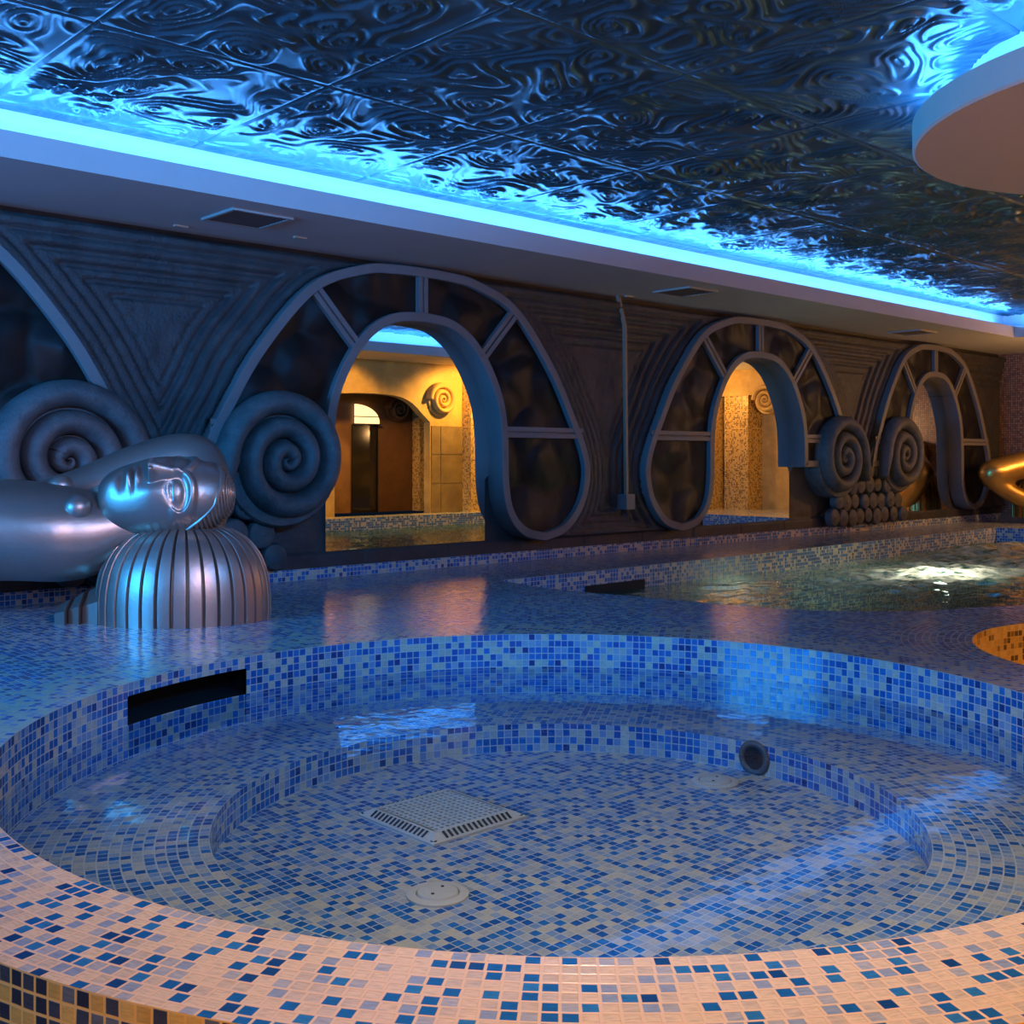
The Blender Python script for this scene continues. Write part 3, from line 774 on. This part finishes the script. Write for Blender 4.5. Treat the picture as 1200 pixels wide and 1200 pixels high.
m = MB(); m.face([(0, 0, .015)]+[(.38*math.cos(t*PI/24), .02*math.sin(t*PI/12), .015+.24*math.sin(t*PI/24)) for t in range(13)]); m.build('glass', M['lampglow'], S)
m = MB(); m.box(-.01, .40, -.02, .03, 0, .014); m.box(-.01, .36, .0, .026, .095, .105); m.build('lamp_bar', M['silver_dark'], S)

# ------------------------------------------------------------------ reclining silver statue
def SM(s0, s1, x): 
    t = min(1, max(0, (x-s0)/(s1-s0))); return t*t*(3-2*t)
ROT = math.radians(-36)
st_ = empty('reclining_statue', (2.155, 4.348, 0), 'silver reclining figure with its face turned up, lying on the wet deck', 'statue', rot=(0, 0, ROT))
# ribbed headrest: a pumpkin of meridian lobes
def dome(mb, a, b, h, lobes, ph=0., flat=.0):
    rows = []; n = lobes*24
    for i in range(n):
        t = 2*PI*i/n; q = ((i/24+ph) % 1.0); gd = min(q, 1-q)*2        # 0 at groove
        g = 1-.065*math.exp(-(gd/.17)**4)
        row = []
        for j in range(25):
            e = j/24*PI/2
            rr = math.cos(e)**.62; zz = math.sin(e)**.85
            ty = .985+.03*math.sin(2*e)
            k = g if j < 24 else 1
            row.append((a*rr*k*ty*math.cos(t), b*rr*k*ty*math.sin(t), h*zz*(1-(1-k)*.8)))
        rows.append(row)
    mb.grid(rows, close_u=True)
m = MB(); dome(m, .365, .30, .40, 36); o = m.build('ribbed_headrest', M['silver'], st_, True, auto=45); o['label'] = 'ribbed rounded headrest'
m = MB()
for k, (u0, u1, hh) in enumerate(((-.50, -.45, .075), (-.445, -.395, .10), (-.39, -.32, .125))):
    m.grid([[(u0, -.10, 0), (u0, -.10, hh*.55), (u0+.01, -.03, hh), (u0+.01, .10, hh), (u0, .12, 0)], [(u1, -.14, 0), (u1, -.14, hh*.75), (u1, -.05, hh*1.25), (u1, .10, hh*1.25), (u1, .12, 0)]])
    m.face([(u0, -.10, 0), (u0, -.10, hh*.55), (u0+.01, -.03, hh), (u0+.01, .10, hh), (u0, .12, 0)])
    m.face([(u1, -.14, 0), (u1, -.14, hh*.75), (u1, -.05, hh*1.25), (u1, .10, hh*1.25), (u1, .12, 0)])
m.build('fingers', M['silver'], st_)

# head: chin to crown along +u, face tilted up and towards the pool
HC = Vector((-.065, -.04, .515)); TILT = math.radians(50)
AX = Vector((math.cos(.06), 0, math.sin(.06)))
Fv = Vector((0, -math.sin(TILT), math.cos(TILT))); Fv = (Fv-AX*Fv.dot(AX)).normalized(); Sv = Fv.cross(AX)
HA, HS, HF = .270, .168, .165
G = lambda x, c, w: math.exp(-((x-c)/w)**2)
def head_pt(th, ph, lift=0.):
    a = -math.cos(th); rr = math.sin(th)**(.80-.20*SM(.0, .8, math.cos(th))); s = rr*math.sin(ph); f = rr*math.cos(ph)
    tap = .97+.05*SM(-.9, .3, a)
    A_, S_, F_ = HA*a, HS*s*tap, HF*f*(tap if f > 0 else 1.0)
    if f > 0:
        w = SM(.0, .35, f); d = 0.; e = abs(S_)
        d += .012*G(A_, -.20, .05)*G(S_, 0, .05)                                    # chin
        d += .022*G(A_, -.088, .012)*G(S_, 0, .042)+.024*G(A_, -.124, .014)*G(S_, 0, .036)-.016*G(A_, -.106, .006)*G(S_, 0, .055)
        d -= .012*G(A_, -.152, .014)*G(S_, 0, .05)
        # nose: a wedge rising from the bridge to the tip
        t = (A_-.075)/(-.030-.075)
        if -.25 < t < 1.25:
            hgt = (.014+.056*max(0, min(1, t)))*SM(-.25, .05, t)*(1-SM(1.0, 1.14, t)); wd = .016+.016*max(0, min(1, t))
            d += hgt*max(0, 1-(e/(wd*1.6))**1.8) if e < wd*1.6 else 0
        d += .020*G(A_, -.022, .014)*G(e, .030, .012)                               # nostril wings
        ex, ey = (A_-.074)/.040, (e-.080)/.054
        rE = math.hypot(ex, ey)
        d -= .026*math.exp(-(rE/1.05)**4)                                           # socket
        # brow: a broad crisp band from the bridge round the crown side and outer side of the eye
        side = SM(-.55, .25, ex+.5*max(0, ey))
        d += .015*math.exp(-((rE-1.52)/.34)**4)*side
        lx, ly = (A_-.068)/.029, (e-.078)/.047; rl = math.hypot(lx, ly)
        d += .022*math.exp(-(rl/.95)**4)                                            # eyeball
        d -= .006*G(A_, .050, .003)*(1-SM(.026, .040, abs(e-.078)))
        d += .010*G(A_, -.04, .06)*G(e, .085, .04)                                  # cheeks
        F_ += d*w
    nrm = (AX*(a/HA)+Sv*(s/HS)+Fv*(f/HF)).normalized()
    return HC+AX*A_+Sv*S_+Fv*F_+nrm*lift, a, s, f
rows = []
NT_, NP_ = 230, 300
for i in range(1, NT_):
    th = PI*i/NT_
    rows.append([head_pt(th, 2*PI*j/NP_)[0] for j in range(NP_)])
m = MB(); m.grid(rows, close_v=True); m.face(rows[0]); m.face(rows[-1]); m.build('head', M['silver'], st_, True)
# ribbed hair cap: everything beyond the hairline
rows = []; NJ = 300; NI = 150
def SMr(a, b, x): return SM(a, b, x) if b > a else 1-SM(b, a, x)
def hairline(ph):
    c = math.cos(ph)
    return .16+.62*SM(-.45, .65, c)+.08*SM(.6, 1, c)
for i in range(NI):
    row = []
    for j in range(NJ):
        ph = 2*PI*j/NJ; al = hairline(ph); a0_ = PI-math.acos(min(.999, al))
        th = a0_+(PI-.02-a0_)*(i/(NI-1))**1.3
        av = -math.cos(th)*HA; q = (th*.27/.021) % 1.0; gd = min(q, 1-q)*2
        edge = (av-al*HA)
        lf = .011-.010*math.exp(-(gd/.32)**2)*SM(.008, .018, edge)
        if i == 0: lf = -.004
        row.append(head_pt(th, ph, lf)[0])
    rows.append(row)
m = MB(); m.grid(rows, close_v=True); m.face(rows[-1]); m.build('hair', M['silver'], st_, True)

def loft(mb, sec, n=36):
    """sections (u, v, z, rv, rz) along the body"""
    S_ = catmull(sec, 6); rows = []
    for (u, v, z, rv, rz) in S_:
        rows.append([(u, v+rv*math.copysign(abs(math.cos(2*PI*k/n))**.9, math.cos(2*PI*k/n)), z+rz*math.copysign(abs(math.sin(2*PI*k/n))**.9, math.sin(2*PI*k/n))) for k in range(n)])
    mb.grid(rows, close_v=True); mb.face(rows[0]); mb.face(rows[-1])
m = MB()
loft(m, [(-.10, .02, .43, .10, .08), (-.22, .02, .39, .14, .12), (-.34, .03, .36, .20, .165), (-.48, .04, .36, .27, .20), (-.70, .05, .378, .31, .212), (-.95, .05, .38, .32, .215), (-1.25, .05, .36, .30, .21), (-1.55, .05, .29, .29, .20), (-1.85, .05, .215, .30, .21), (-2.15, .05, .16, .2, .155)])
arm = catmull([(-.66, .30, .43), (-.48, .36, .50), (-.26, .41, .61), (-.07, .42, .665), (.00, .40, .63), (.03, .32, .50), (.02, .24, .36)], 8)
m.tube(arm, [.15-.035*(i/(len(arm)-1)) for i in range(len(arm))], 20)
body = m.build('body', M['silver'], st_, True)
rm = body.modifiers.new('remesh', 'REMESH'); rm.mode = 'VOXEL'; rm.voxel_size = .016; rm.use_smooth_shade = True
sm = body.modifiers.new('smooth', 'SMOOTH'); sm.factor = .6; sm.iterations = 12
for (u, v, z, r) in ((-.40, -.13, .475, .058), (-.53, .10, .555, .055)):
    m = MB(); m.lathe([(r*1.02, -.03), (r, 0), (r*.95, r*.35), (r*.72, r*.72), (r*.38, r*.93), (.0, r)], 28)
    o = m.build('breast', M['silver'], st_, True); o.location = (u, v, z)
    o.rotation_euler = (math.radians(38) if v < 0 else math.radians(8), math.radians(14), 0)

# ------------------------------------------------------------------ gold statue at the far end
GO = (11.48, 4.78)
gs = empty('reclining_statue', (GO[0], GO[1], 0), 'gold reclining figure with bent arm, cut off by the right picture edge', 'statue', rot=(0, 0, math.radians(-43)))
m = MB()
up = catmull([(.95, .10, .78), (.55, .06, .72), (.20, .02, .62), (-.12, -.02, .535), (-.20, -.03, .50), (-.12, -.03, .40), (.10, -.04, .27), (.40, -.05, .16), (.70, -.05, .12)], 8)
m.tube(up, [.145 if i < len(up)*.45 else .145-.05*min(1, (i/len(up)-.45)/.15) for i in range(len(up))], 20)
loft(m, [(.85, .2, .72, .16, .16), (1.1, .25, .6, .3, .26), (1.5, .25, .5, .36, .3), (2.0, .25, .35, .34, .3), (2.4, .25, .2, .25, .18)])
body = m.build('body', M['gold'], gs, True)
rm = body.modifiers.new('remesh', 'REMESH'); rm.mode = 'VOXEL'; rm.voxel_size = .02; rm.use_smooth_shade = True
sm = body.modifiers.new('smooth', 'SMOOTH'); sm.factor = .6; sm.iterations = 10
m = MB(); dome(m, .28, .24, .50, 26); o = m.build('ribbed_hair', M['gold'], gs, True, auto=45); o.location = (.38, .12, .06); 

# ------------------------------------------------------------------ lights
def area(name, loc, size, size_y, power, col, rot=(0, 0, 0), spread=180):
    l = bpy.data.lights.new(name, 'AREA'); l.shape = 'RECTANGLE'; l.size = size; l.size_y = size_y
    l.energy = power; l.color = col; l.spread = math.radians(spread)
    o = bpy.data.objects.new(name, l); o.location = loc; o.rotation_euler = rot; link(o); return o
def point(name, loc, power, col, r=.05):
    l = bpy.data.lights.new(name, 'POINT'); l.energy = power; l.color = col; l.shadow_soft_size = r
    o = bpy.data.objects.new(name, l); o.location = loc; link(o); return o
BLU = (.03, .36, 1.0)
UP = PI
LED = (.06, .32, 1.0)
area('cove_led_back', ((SX-3)/2, 4.52, 1.93), 13.7, .02, 105, LED, (UP, 0, 0))
area('cove_led_back_graze', ((SX-3)/2, 4.475, 1.957), 13.7, .012, 70, LED, (math.radians(-122), 0, 0))
area('cove_led_end', (SX+.07, 2.6, 1.955), .02, 3.5, 24, LED, (UP, 0, 0))
area('cove_led_front', (8.2, .74, 1.955), 5.0, .02, 120, LED, (UP, 0, 0))
for k in range(10):
    t = 2*PI*(k+.5)/10; r = DR-.08
    area('cove_led_disc', (DC[0]+r*math.cos(t), DC[1]+r*math.sin(t), 1.955), .02, .60, 5, LED, (UP, 0, t))
WARM = (1.0, .52, .19)
AMB = (1.0, .42, .05)
SKYB = (.02, .33, 1.0)
area('blue_left_fill', (-2.85, 3.6, 1.25), 1.0, 2.6, 135, SKYB, (0, math.radians(-90), 0), 100)  # added blue fill from the unseen left side, no fixture there
area('alcove_blue_fill', (1.0, -.30, 1.98), 5.0, .06, 75, SKYB, (math.radians(88), 0, 0), 85)  # added blue strip, no cove here; brightens the fascia and upper wall
def aim(a, b): return (Vector(b)-Vector(a)).to_track_quat('-Z', 'Y').to_euler()
def spot(name, loc, power, col, ang, blend=.6, r=.06, rot=(0, 0, 0)):
    l = bpy.data.lights.new(name, 'SPOT'); l.energy = power; l.color = col; l.spot_size = math.radians(ang); l.spot_blend = blend; l.shadow_soft_size = r
    o = bpy.data.objects.new(name, l); o.location = loc; o.rotation_euler = rot; link(o); return o
spot('pool_fill_spot', (1.9, 1.75, 2.04), 80, (1.0, .80, .62), 78)  # added overhead fill to brighten the pool floor
spot('blue_pool_fill', (.3, -.9, 1.8), 120, SKYB, 40, .5, .1, aim((.3, -.9, 1.8), (2.35, 2.6, -.2)))  # added blue fill for the far pool wall and step risers
spot('rim_fill_spot', (.75, .62, 2.04), 100, (1.0, .50, .11), 95)  # added unseen warm fill above the near rim
spot('rim_fill_spot', (1.75, .35, 2.04), 88, (1.0, .49, .10), 95)  # second added warm fill, further along the rim
p0 = (1.2, -.2, 1.7)
spot('statue_warm_fill', p0, 260, (1.0, .46, .16), 19, .7, .08, aim(p0, (1.85, 4.35, .32)))  # added narrow warm fill that only reaches the statue
point('alcove_floor_lamp', (.30, -.60, -.35), 120, AMB, .08)
point('tub_lamp', (4.38, 1.1, -.3), 8, (1.0, .50, .12), .1)
for x in (6.9, 8.9, 10.6): spot('wall_sconce', (x, .62, 1.76), 150, (1.0, .52, .10), 130, .5, .05, aim((x, .62, 1.76), (x, -.05, .8)))
point('pier_sconce', (11.5, 1.75, 1.5), 28, (1.0, .5, .1), .05)
point('recess_lamp', (7.2, -.4, 1.2), 1.5, (1.0, .5, .15), .05)
point('end_lamp', (11.1, 3.5, 1.1), 44, WARM, .06)
point('pool_lamp', (7.5, 3.6, -.36), 24, (1.0, .95, .7), .06)
wd = bpy.data.worlds.new('World'); SC.world = wd; wd.use_nodes = True
wd.node_tree.nodes['Background'].inputs[0].default_value = (.01, .02, .04, 1); wd.node_tree.nodes['Background'].inputs[1].default_value = .3

# ------------------------------------------------------------------ camera
cam = bpy.data.cameras.new('camera'); co = bpy.data.objects.new('camera', cam); link(co)
cam.sensor_width = 36; cam.lens = 36*1285.5/1200; cam.shift_y = -63.5/1200; cam.clip_start = .05
co.location = (0, 0, .68)
co.rotation_euler = (PI/2, 0, TH-PI/2)
SC.camera = co
SC.view_settings.view_transform = 'Standard'; SC.view_settings.look = 'None'
SC.view_settings.exposure = 0.0; SC.view_settings.gamma = 1.0
SC.cycles.caustics_reflective = False; SC.cycles.caustics_refractive = False
SC.cycles.sample_clamp_indirect = 4.0
SC.cycles.max_bounces = 10; SC.cycles.transparent_max_bounces = 12
